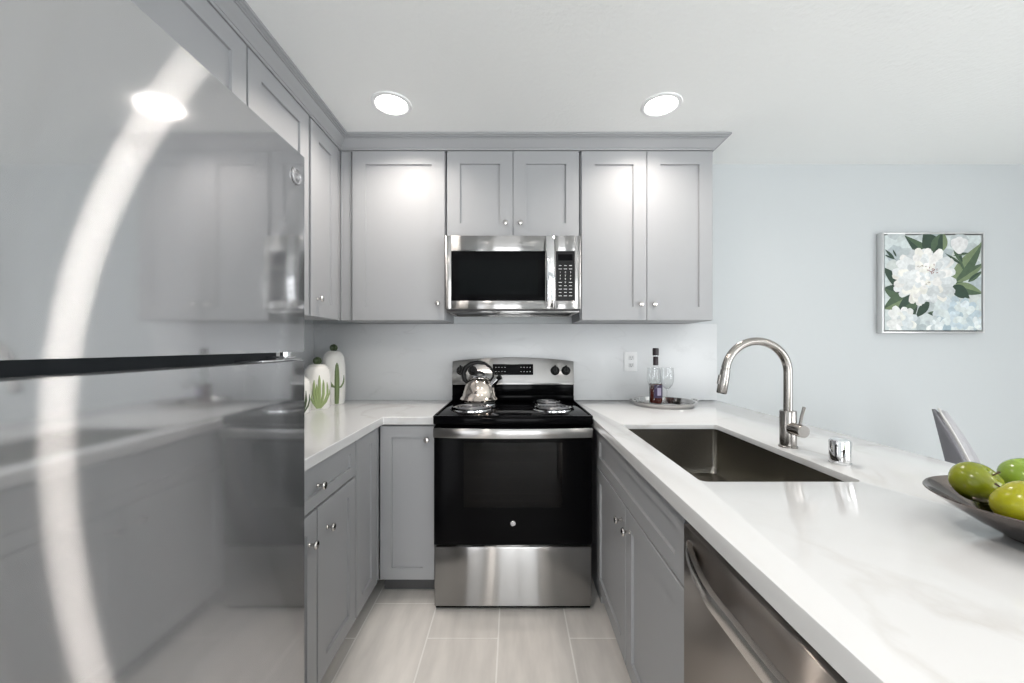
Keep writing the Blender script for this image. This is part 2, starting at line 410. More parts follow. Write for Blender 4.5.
# blind corner block behind the counter (right) and finished back panel of the peninsula
bm = bmesh.new(); box(bm, .432, 1.01, Y(1.89), -.004, .0, .872)
tag(centre(obj('corner_base_cabinet', bm, cab_m)), 'grey blind corner cabinet under the counter behind the oven side', 'cabinet')
bm = bmesh.new(); box(bm, 1.013, 1.035, -2.6, -.004, 0, .872, .001)
tag(centre(obj('peninsula_back_panel', bm, cab_m)), 'grey panel closing the dining side of the counter', 'panel')
bm = bmesh.new(); box(bm, .43, 1.012, -2.6, Y(.306), 0, .872, .001)
tag(centre(obj('end_base_cabinet', bm, cab_m)), 'grey base cabinet past the dishwasher at the free counter end', 'cabinet')

# ------------------------------------------------------------------ worktops
CT, CB = .914, .876
def rrect(x0, x1, y0, y1, r, n=6):
    pts = []
    for cx, cy, a0 in ((x1-r, y1-r, 0), (x0+r, y1-r, 90), (x0+r, y0+r, 180), (x1-r, y0+r, 270)):
        for i in range(n+1):
            a = math.radians(a0+90*i/n); pts.append((cx+r*math.cos(a), cy+r*math.sin(a)))
    return pts
def bevel_mod(o, wdt=.003):
    m = o.modifiers.new('edge', 'BEVEL'); m.width = wdt; m.segments = 2; m.limit_method = 'ANGLE'; m.angle_limit = math.radians(50)
bm = bmesh.new(); poly_prism(bm, [(LX+.001, Y(.935)), (-.641, Y(.935)), (-.641, -.602), (-.386, -.602), (-.386, -.001), (LX+.001, -.001)], [], CB, CT)
o = tag(centre(obj('countertop', bm, counter_m)), 'white quartz worktop in the corner with the cactus jars on it', 'countertop', 'white quartz worktops'); bevel_mod(o)
SX0, SX1, SY0, SY1 = .487, .905, Y(.995), Y(1.717)
bm = bmesh.new(); poly_prism(bm, [(.386, -2.62), (1.315, -2.62), (1.315, -.001), (.386, -.001)], [rrect(SX0, SX1, SY0, SY1, .018)], CT-.02, CT)
tb = [e for e in bm.edges if all(abs(v.co.z-CT) < 1e-6 for v in e.verts) and len(e.link_faces) == 2 and e.calc_face_angle(0) > 1]
bmesh.ops.bevel(bm, geom=tb, offset=.0025, segments=2, affect='EDGES', profile=.5)
for q in ((.386, .425, -2.62, -.001), (1.276, 1.315, -2.62, -.001), (.426, 1.275, -2.62, -2.582), (.426, 1.275, -.04, -.001)): box(bm, *q, CB, CT-.02)
o = tag(centre(obj('countertop', bm, counter_m)), 'long white veined quartz worktop holding the sink and faucet', 'countertop', 'white quartz worktops'); 
bm = bmesh.new(); box(bm, LX+.003, 1.318, -.014, -.0005, CT+.0008, 1.407, .0006)
tag(centre(obj('backsplash', bm, splash_m)), 'pale grey marble slab backsplash covering the wall behind the oven', 'backsplash')
bm = bmesh.new(); box(bm, LX+.0005, LX+.013, Y(.94), -.016, CT+.0008, 1.407, .0006)
tag(centre(obj('side_backsplash', bm, splash_m)), 'pale marble slab backsplash on the side wall beside the cactus jars', 'backsplash')

# ------------------------------------------------------------------ sink
t = thing('kitchen_sink', 'deep rectangular stainless steel undermount sink in the white worktop', 'sink', ((SX0+SX1)/2, (SY0+SY1)/2, .68))
bm = bmesh.new(); e = .006
rings = []
for (ex, z, r) in ((e+.02, CT-.0208, .03), (e, CT-.0208, .022), (e, CT-.022, .022), (e-.001, .73, .022), (-.004, .70, .03), (-.022, .692, .03)):
    rings.append([bm.verts.new((x, y, z)) for x, y in rrect(SX0-ex, SX1+ex, SY0-ex, SY1+ex, r)])
for a, b in zip(rings, rings[1:]):
    n = len(a)
    for i in range(n):
        f = bm.faces.new((a[i], a[(i+1) % n], b[(i+1) % n], b[i])); f.smooth = False
bm.faces.new(rings[-1])
o = obj('basin', bm, sinkm, t); so = o.modifiers.new('thick', 'SOLIDIFY'); so.thickness = .0015; so.offset = -1
bm = bmesh.new(); lathe(bm, [(.0, .6945), (.03, .6945), (.036, .698), (.047, .6985), (.05, .6925)], 28, Matrix.Translation(((SX0+SX1)/2, (SY0+SY1)/2, 0))); obj('drain', bm, chrome, t)

# ------------------------------------------------------------------ faucet
fx, fy = .955, Y(1.337)
t = thing('kitchen_faucet', 'brushed nickel gooseneck pull-down faucet behind the sink', 'faucet', (fx, fy, CT))
bm = bmesh.new(); lathe(bm, [(0, CT), (.029, CT), (.029, CT+.004), (.0255, CT+.007), (.0255, CT+.122), (.024, CT+.126), (.015, CT+.127), (0, CT+.127)], 32, Matrix.Translation((fx, fy, 0))); obj('body', bm, nickel, t)
R_ = .1085; cz = 1.172
pts = [(fx, fy, CT+.12), (fx, fy, 1.08), (fx, fy, 1.13)]
for i in range(0, 25):
    a = math.radians(168*i/24); pts.append((fx-R_+R_*math.cos(a), fy, cz+R_*math.sin(a)))
bm = bmesh.new(); tube(bm, pts, .0138, 20); obj('gooseneck', bm, nickel, t)
e_ = Vector(pts[-1]); dr = Vector((-math.sin(math.radians(168-180+0))*-1, 0, -1)); dr = Vector((-.17, 0, -.985)).normalized()
bm = bmesh.new(); M = axis_m(e_, dr); lathe(bm, [(0, -.002), (.0145, -.002), (.0150, .008), (.0130, .009), (.0130, .012), (.0155, .013), (.0165, .05), (.0165, .093), (.0145, .097), (0, .097)], 28, M); sh = obj('spray_head', bm, nickel, t)
bm = bmesh.new(); c = e_ + dr*.045 + Vector((-.017, 0, 0)); tube(bm, [c - dr*.014, c + dr*.018], .0055, 10, sx=.8); obj('spray_button', bm, nickel, sh)
bm = bmesh.new(); lathe(bm, [(0, 0), (.0205, 0), (.0205, .051), (.0195, .053), (0, .053)], 32, axis_m((fx, fy-.02, .982), (0, -1, 0))); hd = obj('valve', bm, nickel, t)
bm = bmesh.new(); tube(bm, [(fx, fy-.056, 1.0), (fx+.004, fy-.058, 1.03), (fx+.010, fy-.062, 1.062)], [.0048, .0048, .0052], 12); obj('lever', bm, nickel, hd)

# air gap
ax, ay = .978, Y(1.152)
t = thing('air_gap_cap', 'small round chrome air gap cap on the worktop near the faucet', 'air gap cap', (ax, ay, CT))
bm = bmesh.new(); n = 32; rb = [(.028, 0), (.028, .004), (.0262, .006)]
lathe(bm, [(0, CT), (.028, CT), (.0285, CT+.003), (.0265, CT+.005), (.0265, CT+.066), (.0245, CT+.070), (0, CT+.0705)], n, Matrix.Translation((ax, ay, 0))); cap = obj('cap', bm, chrome, t)
bm = bmesh.new(); dv = Vector((-ax, Y(0)-ay, 0)).normalized()
for ang, z0, z1, wd in ((-20, .022, .058, .0075), (28, .036, .056, .0035)):
    dd = Matrix.Rotation(math.radians(ang), 3, 'Z') @ dv; p = Vector((ax, ay, CT)) + dd*.0235
    tube(bm, [p+Vector((0, 0, z0)), p+Vector((0, 0, z1))], wd*.55, 12)
obj('vent_slots', bm, slot_m, t)

# ------------------------------------------------------------------ dishwasher
DW0, DW1 = Y(.312), Y(.912)
t = thing('dishwasher', 'stainless steel dishwasher with curved bar handle under the worktop', 'dishwasher', (.72, (DW0+DW1)/2, 0))
bm = bmesh.new(); box(bm, .45, 1.0, DW0, DW1, .06, .868); box(bm, .50, 1.0, DW0, DW1, 0, .06); obj('tub', bm, blackp, t)
bm = bmesh.new(); box(bm, .402, .448, DW0+.003, DW1-.003, .11, .846, .004); dr_ = obj('door', bm, steel_y, t)
bm = bmesh.new(); box(bm, .415, .448, DW0+.003, DW1-.003, .8475, .866, .002); obj('control_strip', bm, black_m, t)
bm = bmesh.new(); pts = []
for i in range(33):
    q = i/32; y = DW1-.028 + (DW0+.028-(DW1-.028))*q
    s = 1-(2*q-1)**4; b_ = math.sin(PI*q)
    pts.append((.405-.046*min(1, b_*1.15)**.8, y, .803))
# flat bowed bar: rectangular section
rs = []
for p in pts:
    rs.append([bm.verts.new((p[0]+dx, p[1], p[2]+dz)) for dx, dz in ((-.006, -.015), (-.008, -.009), (-.008, .009), (-.006, .015), (.006, .015), (.006, -.015))])
for a, b in zip(rs, rs[1:]):
    for i in range(6):
        f = bm.faces.new((a[i], a[(i+1) % 6], b[(i+1) % 6], b[i])); f.smooth = True
bm.faces.new(rs[0]); bm.faces.new(rs[-1][::-1]); obj('handle', bm, pbr('dishwasher_handle_steel', (.62, .59, .56), .25, 1.), dr_)

# ------------------------------------------------------------------ refrigerator
FX = -.50; fy0, fy1 = -2.34, Y(.926)
t = thing('refrigerator', 'large stainless steel top-freezer refrigerator filling the near side of the kitchen', 'refrigerator', (-.9, (fy0+fy1)/2, 0))
bm = bmesh.new(); box(bm, -1.26, -.575, fy0+.004, fy1-.004, .03, 1.70, .004); box(bm, -1.2, -.6, fy0+.03, fy1-.03, 0, .03); obj('cabinet_shell', bm, pbr('fridge_side_grey', (.09, .09, .095), .4), t)
bm = bmesh.new(); box(bm, -.575, -.562, fy0+.012, fy1-.012, .06, 1.69); obj('door_gasket', bm, gask_m, t)
def fdoor(name, z0, z1):
    bm = bmesh.new(); n = 1; prof = []
    xs = -.562
    out = [(xs, fy0), (FX-.012, fy0)]
    for i in range(n+1):
        q = i/n; out.append((FX, fy0+.003+(fy1-fy0-.006)*q))
    out += [(FX-.012, fy1), (xs, fy1)]
    lo = [bm.verts.new((x, y, z0)) for x, y in out]; hi = [bm.verts.new((x, y, z1)) for x, y in out]
    m_ = len(out)
    for i in range(m_):
        j = (i+1) % m_; f = bm.faces.new((lo[i], lo[j], hi[j], hi[i])); f.smooth = False
    bm.faces.new(lo[::-1]); bm.faces.new(hi)
    return obj(name, bm, fridge_m, t)
fz = fdoor('freezer_door', 1.250, 1.716); fdr = fdoor('fresh_food_door', .06, 1.229)
bm = bmesh.new(); box(bm, -.562, -.504, fy1-.15, fy1-.006, 1.2302, 1.2345, .001); box(bm, -.56, -.515, fy1-.055, fy1-.012, 1.2355, 1.2405, .001); lathe(bm, [(0, 1.2405), (.011, 1.2405), (.011, 1.2495), (0, 1.2495)], 16, Matrix.Translation((-.53, fy1-.03, 0)))
obj('hinge', bm, chrome, t)
def emblem(parent, loc, right, normal, r, txt='GE'):
    right = Vector(right); nrm = Vector(normal); up = nrm.cross(right)
    M = Matrix(((right.x, up.x, nrm.x, loc[0]), (right.y, up.y, nrm.y, loc[1]), (right.z, up.z, nrm.z, loc[2]), (0, 0, 0, 1)))
    bm = bmesh.new(); lathe(bm, [(0, .0), (r, 0), (r, .0015), (r*.93, .0022), (0, .0022)], 36, M); e1 = obj('emblem', bm, pbr('emblem_grey', (.35, .35, .36), .25, .8), parent)
    bm = bmesh.new(); lathe(bm, [(r*.80, .0020), (r*.80, .0034), (r*.90, .0034), (r*.90, .0020)], 36, M)
    for k_ in range(4):
        a = PI/2*k_+.4; p0 = M @ Vector((r*.8*math.cos(a), r*.8*math.sin(a), .0028)); p1 = M @ Vector((r*.62*math.cos(a+.5), r*.62*math.sin(a+.5), .0028)); tube(bm, [p0, p1], r*.04, 6)
    text_mesh(bm, txt, M @ Matrix.Translation((0, 0, .0026)), r*1.0)
    obj('monogram', bm, pbr('emblem_silver', (.85, .85, .86), .2, .8), e1, recalc=False)
emblem(fz, (FX+.0005, Y(.887), 1.655), (0, 1, 0), (1, 0, 0), .0195)

# ------------------------------------------------------------------ range
RF = Y(1.833)      # front plane of door
t = thing('electric_range', 'freestanding electric coil range with black oven door and stainless drawer', 'oven', (0, -.36, 0))
bm = bmesh.new(); box(bm, -.377, .377, RF+.045, -.03, .03, .888); box(bm, -.372, .372, RF+.02, -.04, .005, .0235); box(bm, -.372, .372, RF+.044, -.04, .0236, .0299)  # low black skirt boxes added to stand in for shade under the drawer
for sx in (-1, 1):
    for yy in (RF+.09, -.09): lathe(bm, [(0, 0), (.018, 0), (.018, .01), (.01, .012), (.01, .03), (0, .03)], 12, Matrix.Translation((sx*.33, yy, 0)))
obj('body', bm, black_m, t)
bm = bmesh.new(); box(bm, -.374, .374, RF, RF+.042, .024, .306, .005); d_ = obj('storage_drawer', bm, steel_x, t)
bm = bmesh.new(); box(bm, -.08, .08, RF+.004, RF+.03, .3065, .312, .001); obj('drawer_pull', bm, steel_x, d_)
bm = bmesh.new()   # oven door frame around window opening
wx0, wx1, wz0, wz1 = -.235, .235, .495, .805
dz0, dz1 = .318, .880
box(bm, -.376, wx0, RF, RF+.042, dz0, dz1); box(bm, wx1, .376, RF, RF+.042, dz0, dz1)
box(bm, wx0, wx1, RF, RF+.042, dz0, wz0); box(bm, wx0, wx1, RF, RF+.042, wz1, dz1); box(bm, wx0, wx1, RF+.036, RF+.042, wz0, wz1)
dd = obj('oven_door', bm, black_m, t)
bm = bmesh.new(); box(bm, wx0+.0005, wx1-.0005, RF-.0003, RF+.004, wz0+.0005, wz1-.0005); obj('window_pane', bm, oven_gl, dd)
bm = bmesh.new()
for z in (.55, .63, .70, .76):
    tube(bm, [(wx0+.002, RF+.03, z), (wx1-.002, RF+.03, z)], .0022, 6)
for k_ in range(18):
    x = wx0+.02+k_*(wx1-wx0-.04)/17; tube(bm, [(x, RF+.026, .515), (x, RF+.026, .53)], .0018, 6)
tube(bm, [(wx0+.002, RF+.026, .515), (wx1-.002, RF+.026, .515)], .0022, 6)
obj('oven_rack', bm, pbr('rack_wire', (.5, .42, .36), .3, 1.), dd)
bm = bmesh.new(); rs = []
for i in range(25):
    q = i/24; x = -.372+.744*q; y = RF-.030-.022*math.sin(PI*q)
    rs.append([bm.verts.new((x, y+dy, .858+dz)) for dy, dz in ((-.004, -.022), (-.008, -.014), (-.009, 0), (-.008, .014), (-.004, .022), (.006, .020), (.006, -.020))])
for a, b in zip(rs, rs[1:]):
    for i in range(7):
        f = bm.faces.new((a[i], a[(i+1) % 7], b[(i+1) % 7], b[i])); f.smooth = True
bm.faces.new(rs[0]); bm.faces.new(rs[-1][::-1])
obj('handle', bm, steel_x, dd)
for sx in (-1, 1):
    bm = bmesh.new(); box(bm, sx*.365, sx*.335, RF-.026, RF, .842, .874, .002); obj('handle_bracket', bm, blackp, dd)
emblem(dd, (0, RF-.0003, .420), (1, 0, 0), (0, -1, 0), .0125)
# cooktop
bm = bmesh.new(); box(bm, -.381, .381, RF-.004, -.10, .889, .925, .008, 3); 
box(bm, -.381, -.372, RF+.01, -.105, .924, .932, .003); box(bm, .372, .381, RF+.01, -.105, .924, .932, .003); box(bm, -.381, .381, RF-.004, RF+.014, .92, .932, .004)
ck = obj('cooktop', bm, black_m, t)
def burner(x, y, r):
    bm = bmesh.new(); M = Matrix.Translation((x, y, 0))
    lathe(bm, [(r+.022, .9255), (r+.020, .931), (r+.014, .931), (r+.006, .927), (r*.6, .926), (0, .926)], 40, M); dp = obj('drip_pan', bm, black_m, t)
    bm = bmesh.new(); lathe(bm, [(r+.022, .9258), (r+.021, .9325), (r+.013, .9325), (r+.008, .929)], 40, M); obj('trim_ring', bm, chrome, dp)
    bm = bmesh.new(); pts = []; turns = 4 if r > .08 else 3
    for i in range(turns*28+1):
        q = i/(turns*28); rad = .018 + (r-.018)*q; a = 2*PI*turns*q; pts.append((x+rad*math.cos(a), y+rad*math.sin(a), .938))
    tube(bm, pts, .0043, 8)
    for k_ in range(3):
        a = 2*PI*k_/3+.3; tube(bm, [(x, y, .932), (x+r*math.cos(a), y+r*math.sin(a), .932)], .003, 6)
    obj('coil_element', bm, coil_m, dp)
burner(.215, Y(2.07), .092); burner(-.222, Y(2.07), .092); burner(.205, Y(2.275), .07); burner(-.20, Y(2.265), .092)
# back guard
BG = Y(2.396)
bm = bmesh.new(); box(bm, -.379, .379, BG+.012, -.02, .91, 1.034); box(bm, -.379, .379, BG-.004, BG+.012, .925, .958, .003); box(bm, -.379, .379, BG+.004, BG+.013, .958, 1.03, .002); bgd = obj('backguard', bm, black_m, t)
bm = bmesh.new(); n = 24; fr_, bk_ = [], []
for i in range(n+1):
    q = i/n; x = -.379+.758*q; zt = 1.167 + .024*(1-(2*q-1)**2)**1.0
    fr_.append((bm.verts.new((x, BG-.006, 1.035)), bm.verts.new((x, BG+.018, zt-.004)), bm.verts.new((x, BG+.022, zt)))); bk_.append((bm.verts.new((x, -.022, 1.035)), bm.verts.new((x, -.022, zt))))
for i in range(n):
    a, b = fr_[i], fr_[i+1]; c, d = bk_[i], bk_[i+1]
    bm.faces.new((a[0], b[0], b[1], a[1])); bm.faces.new((a[1], b[1], b[2], a[2])); bm.faces.new((a[2], b[2], d[1], c[1])); bm.faces.new((c[1], d[1], d[0], c[0])); bm.faces.new((c[0], d[0], b[0], a[0]))
bm.faces.new((fr_[0][0], fr_[0][1], fr_[0][2], bk_[0][1], bk_[0][0])); bm.faces.new((fr_[-1][0], fr_[-1][1], fr_[-1][2], bk_[-1][1], bk_[-1][0]))
cp = obj('control_panel', bm, steel_x, t)
bm = bmesh.new(); box(bm, -.374, .374, BG-.012, BG-.002, 1.024, 1.036, .002); obj('trim_strip', bm, steel_x, cp)
sl = math.atan2(.024, .13); nrm = Vector((0, -math.cos(sl), math.sin(sl))); upv = Vector((0, math.sin(sl), math.cos(sl)))
def onp(x, z): return Vector((x, BG-.006+(z-1.035)*math.tan(sl), z))
def panel_box(bm, x0, x1, z0, z1, th, m_=0, off=0.):
    c = onp((x0+x1)/2, (z0+z1)/2) + nrm*(th/2+off); hw, hh = (x1-x0)/2, (z1-z0)/2
    M = Matrix(((1, 0, 0, c.x), (0, upv.y, -nrm.y, c.y), (0, upv.z, -nrm.z, c.z), (0, 0, 0, 1)))
    vs = box(bm, -hw, hw, -hh, hh, -th/2, th/2)
    for v in vs: v.co = M @ v.co
bm = bmesh.new(); panel_box(bm, -.127, .126, 1.083, 1.151, .003); dp = obj('display', bm, display_m, cp)
for s in (-1, 1):
    bm = bmesh.new()
    for i in range(4):
        for z in (1.104, 1.130): panel_box(bm, s*(.050+.019*i)-.003, s*(.050+.019*i)+.003, z-.0012, z+.0012, .0006, off=.003)
    obj('key_markings', bm, ink_m, dp)
for x in (-.325, -.252, .262, .330):
    c = onp(x, 1.110); bm = bmesh.new(); M = axis_m(c, nrm)
    lathe(bm, [(0, 0), (.028, 0), (.028, .004), (.021, .008), (.019, .026), (.016, .029), (0, .029)], 28, M); kb = obj('knob', bm, blackp, cp)
    bm = bmesh.new(); p = c + nrm*.029; tube(bm, [p - upv*.016, p + upv*.030], .0055, 8); obj('knob_grip', bm, blackp, kb)

# ------------------------------------------------------------------ kettle
kx, ky, kz = -.197, Y(2.265), .9435
t = thing('tea_kettle', 'polished stainless steel whistling tea kettle with black handle on the rear burner', 'kettle', (kx, ky, kz))
M = Matrix.Translation((kx, ky, kz))
bm = bmesh.new(); lathe(bm, [(0, 0), (.104, 0), (.112, .004), (.114, .012), (.108, .022), (.100, .030), (.094, .055), (.085, .085), (.072, .112), (.055, .130), (.046, .134), (0, .134)], 48, M); bd = obj('kettle_body', bm, copper, t)
bm = bmesh.new(); lathe(bm, [(0, .134), (.045, .134), (.046, .138), (.035, .146), (.01, .150), (0, .150)], 36, M); ld = obj('lid', bm, chrome, t)
bm = bmesh.new(); tube(bm, [(kx+.026*math.cos(a), ky, kz+.147+.020*math.sin(a)) for a in [PI*i/10 for i in range(11)]], .0055, 8, sx=1.4); obj('lid_handle', bm, blackp, ld)
bm = bmesh.new(); tube(bm, [(kx+.062, ky-.02, kz+.085), (kx+.09, ky-.03, kz+.112), (kx+.115, ky-.038, kz+.138)], [.022, .017, .012], 14); sp = obj('spout', bm, chrome, t)
bm = bmesh.new(); tube(bm, [(kx+.108, ky-.036, kz+.131), (kx+.126, ky-.042, kz+.143)], .0145, 12); tube(bm, [(kx+.118, ky-.039, kz+.145), (kx+.10, ky-.033, kz+.165)], .004, 8); obj('whistle_cap', bm, blackp, sp)
ctrl = [(-.066, .100), (-.088, .122), (-.095, .160), (-.080, .195), (-.050, .216), (-.01, .225), (.032, .218), (.064, .195), (.082, .165), (.080, .138), (.064, .118)]
bm = bmesh.new(); tube(bm, [(kx+a, ky, kz+b) for a, b in ctrl[:7]], [.009, .014, .016, .015, .013, .012, .010], 14, sx=1.1); obj('handle_grip', bm, blackp, t)
bm = bmesh.new(); tube(bm, [(kx+a, ky, kz+b) for a, b in ctrl[6:]], [.008, .0075, .007, .0065, .006], 12, sx=1.3); obj('handle_bracket', bm, blackp, t)

# ------------------------------------------------------------------ microwave
MF = Y(2.12)
t = thing('microwave', 'stainless over-the-range microwave with black window mounted under the short cabinet', 'microwave', (0, -.2, 1.468))
bm = bmesh.new(); box(bm, -.372, .372, MF+.035, -.015, 1.462, 1.872)
obj('body', bm, pbr('microwave_casing', (.05, .05, .052), .4), t)
bm = bmesh.new()
for x0, x1, y0, y1 in ((-.372, .372, MF+.036, MF+.06), (-.372, -.35, MF+.06, -.03), (.35, .372, MF+.06, -.03), (-.35, .35, -.06, -.03), (-.10, .10, MF+.12, -.10)): box(bm, x0, x1, y0, y1, 1.452, 1.461, .001)
obj('underside_rails', bm, steel_x, t)
mz0, mz1 = 1.468, 1.872; X0, XS, X1 = -.377, .228, .375
gz0, gz1 = 1.513, 1.787
bm = bmesh.new(); wl, wr = -.340, .178
box(bm, X0, wl, MF, MF+.033, mz0, mz1, .002); box(bm, wr, XS-.001, MF, MF+.033, mz0, mz1, .002); box(bm, wl-.001, wr+.001, MF, MF+.033, mz0, gz0, .0015); box(bm, wl-.001, wr+.001, MF, MF+.033, gz1, mz1, .0015)
md = obj('door', bm, steel_x, t)
bm = bmesh.new(); box(bm, wl, wr, MF+.001, MF+.03, gz0, gz1); wp = obj('door_window', bm, display_m, md)
bm = bmesh.new(); box(bm, wl+.04, wr-.04, MF+.0002, MF+.001, gz0+.035, gz1-.05); obj('window_mesh', bm, pbr('window_screen', (.004, .005, .0055), .12, **{'Specular IOR Level': .06}), wp)
bm = bmesh.new(); rs = []
for i in range(21):
    q = i/20; z = mz0+.012+(mz1-mz0-.02)*q; y = MF-.012-.026*math.sin(PI*q)**.7
    rs.append([bm.verts.new((.203+dx, y+dy, z)) for dx, dy in ((-.022, .004), (-.021, -.004), (-.012, -.008), (.012, -.008), (.021, -.004), (.022, .004))])
for a, b in zip(rs, rs[1:]):
    for i in range(6):
        f = bm.faces.new((a[i], a[(i+1) % 6], b[(i+1) % 6], b[i])); f.smooth = True
bm.faces.new(rs[0]); bm.faces.new(rs[-1][::-1])
box(bm, .185, .221, MF-.012, MF, mz0+.012, mz0+.035); box(bm, .185, .221, MF-.012, MF, mz1-.035, mz1-.008)
obj('door_handle', bm, chrome, md)
bm = bmesh.new(); cx0, cx1 = .236, .340
box(bm, XS+.002, cx0, MF, MF+.033, mz0, mz1, .002); box(bm, cx1, X1, MF, MF+.033, mz0, mz1, .002); box(bm, cx0-.001, cx1+.001, MF, MF+.033, mz0, gz0, .0015); box(bm, cx0-.001, cx1+.001, MF, MF+.033, gz1, mz1, .0015)
pn = obj('control_bezel', bm, steel_x, t)
bm = bmesh.new(); box(bm, cx0, cx1, MF+.001, MF+.03, gz0, gz1); kp = obj('keypad', bm, blackp, pn)
bm = bmesh.new(); keys = ['1', '2', '3', '4', '5', '6', '7', '8', '9', '', '0', '']
for r_ in range(10):
    z = gz1-.080-r_*.0185
    for c_ in range(3):
        x = cx0+.024+c_*.0285
        if 2 <= r_ <= 5 and keys[(r_-2)*3+c_]:
            text_mesh(bm, keys[(r_-2)*3+c_], Matrix.Translation((x, MF+.0006, z)) @ Matrix.Rotation(PI/2, 4, 'X'), .014)
        else:
            wd = .009 if r_ % 2 else .007; box(bm, x-wd, x+wd, MF+.0002, MF+.001, z-.0015, z+.0015)
obj('key_markings', bm, ink_m, kp, recalc=False)
bm = bmesh.new(); box(bm, cx0+.012, cx1-.012, MF+.0003, MF+.001, gz1-.052, gz1-.018); obj('clock_display', bm, display_m, kp)

# ------------------------------------------------------------------ outlet
t = thing('wall_outlet', 'white duplex power outlet on the backsplash behind the tray', 'outlet', (.76, -.016, 1.1))
bm = bmesh.new(); box(bm, .716, .800, -.0195, -.0145, 1.102, 1.226, .002); pl = obj('cover_plate', bm, white_pl, t)
for zc in (1.140, 1.188):
    bm = bmesh.new(); box(bm, .744, .778, -.0215, -.0190, zc-.015, zc+.015, .004)
    rc = obj('receptacle', bm, pbr('receptacle_white', (.7, .71, .72), .3), pl)
for zc in (1.140, 1.188):
    bm = bmesh.new(); box(bm, .753, .7555, -.0222, -.0212, zc-.002, zc+.009); box(bm, .766, .7685, -.0222, -.0212, zc-.002, zc+.009); lathe(bm, [(0, 0), (.0028, 0), (.0028, .0008), (0, .0008)], 10, axis_m((.761, -.0214, zc-.009), (0, -1, 0)))
    obj('outlet_slots', bm, slot_m, pl)

# ------------------------------------------------------------------ tray, bottle, glasses
tx, ty = .898, -.207
t = thing('serving_tray', 'round mirror-polished silver tray under the wine bottle', 'tray', (tx, ty, CT))
M = Matrix.Translation((tx, ty, CT))
bm = bmesh.new(); lathe(bm, [(0, .005), (.163, .005), (.170, .026), (.180, .028), (.181, .026), (.174, .022), (.168, .001), (0, .001)], 56, M); obj('dish', bm, tray_m, t)
bm = bmesh.new(); lathe(bm, [(0, .0056), (.160, .0056), (.161, .0052), (0, .0052)], 48, M); obj('tray_mirror', bm, pbr('smoked_mirror', (.10, .075, .075), .05, 1.), t)
for s in (-1, 1):
    bm = bmesh.new(); c = Vector((tx+s*.179, ty, CT+.027)); tube(bm, [c+Vector((s*.022*math.sin(a), .035*math.cos(a), .002)) for a in [PI*i/10 for i in range(11)]], .003, 8)
    obj('tray_handle', bm, tray_m, t)
TZ = CT+.0065
bx_, by_ = .858, -.185
t = thing('wine_bottle', 'slim wine bottle with dark foil neck and dark wine standing on the silver tray', 'bottle', (bx_, by_, TZ))
M = Matrix.Translation((bx_, by_, TZ))
bm = bmesh.new(); lathe(bm, [(0, .002), (.034, .0), (.038, .004), (.038, .125), (.037, .142), (.030, .175), (.020, .205), (.0145, .228), (.0135, .25), (.0135, .322), (.0, .322)], 32, M); obj('glass_body', bm, glass_m, t)
bm = bmesh.new(); lathe(bm, [(0, .004), (.034, .004), (.0365, .008), (.0365, .118), (0, .118)], 32, M); obj('wine', bm, wine_m, t)
def wrap(bm, r, a0, a1, z0, z1):
    av = math.atan2(CAMY-by_, -bx_); g_ = []
    for i in range(13):
        a = av + a0+(a1-a0)*i/12; g_.append([bm.verts.new((bx_+r*math.cos(a), by_+r*math.sin(a), TZ+z)) for z in (z0, z1)])
    for a, b in zip(g_, g_[1:]): bm.faces.new((a[0], b[0], b[1], a[1]))
bm = bmesh.new(); wrap(bm, .0386, -.25, 1.5, .035, .112); lb_ = obj('paper_label', bm, label_m, t)
bm = bmesh.new(); wrap(bm, .0389, .25, .9, .05, .095); obj('label_print', bm, pbr('label_print', (.45, .40, .55), .5), lb_)
bm = bmesh.new(); lathe(bm, [(.0142, .228), (.0156, .229), (.0150, .279), (.0142, .280)], 24, M); obj('neck_foil', bm, foil_m, t)
bm = bmesh.new(); lathe(bm, [(.0142, .286), (.0180, .287), (.0186, .322), (.0165, .331), (0, .332)], 24, M); obj('bottle_cap', bm, foil_m, t)
def wine_glass(x, y, label):
    t = thing('wine_glass', label, 'wine glass', (x, y, TZ), 'clear wine glasses on the tray')
    M = Matrix.Translation((x, y, TZ))
    bm = bmesh.new(); lathe(bm, [(.0345, .218), (.0375, .185), (.0385, .160), (.036, .135), (.028, .113), (.015, .098), (.004, .092), (.0, .092)], 32, M)
    lathe(bm, [(.0337, .218), (.0367, .185), (.0377, .160), (.0352, .135), (.0272, .114), (.0145, .100), (.0, .096)], 32, M); obj('bowl', bm, glass_m, t)
    bm = bmesh.new(); lathe(bm, [(0, .091), (.0042, .092), (.0035, .06), (.0035, .02), (.006, .008), (.018, .004), (.034, .002), (.034, .0005), (0, .0005)], 28, M); obj('stem_and_foot', bm, glass_m, t)
wine_glass(.818, -.262, 'clear stemmed wine glass on the tray, in front of the bottle toward the oven')
wine_glass(.897, -.258, 'clear stemmed wine glass on the tray, on the faucet side of the bottle')

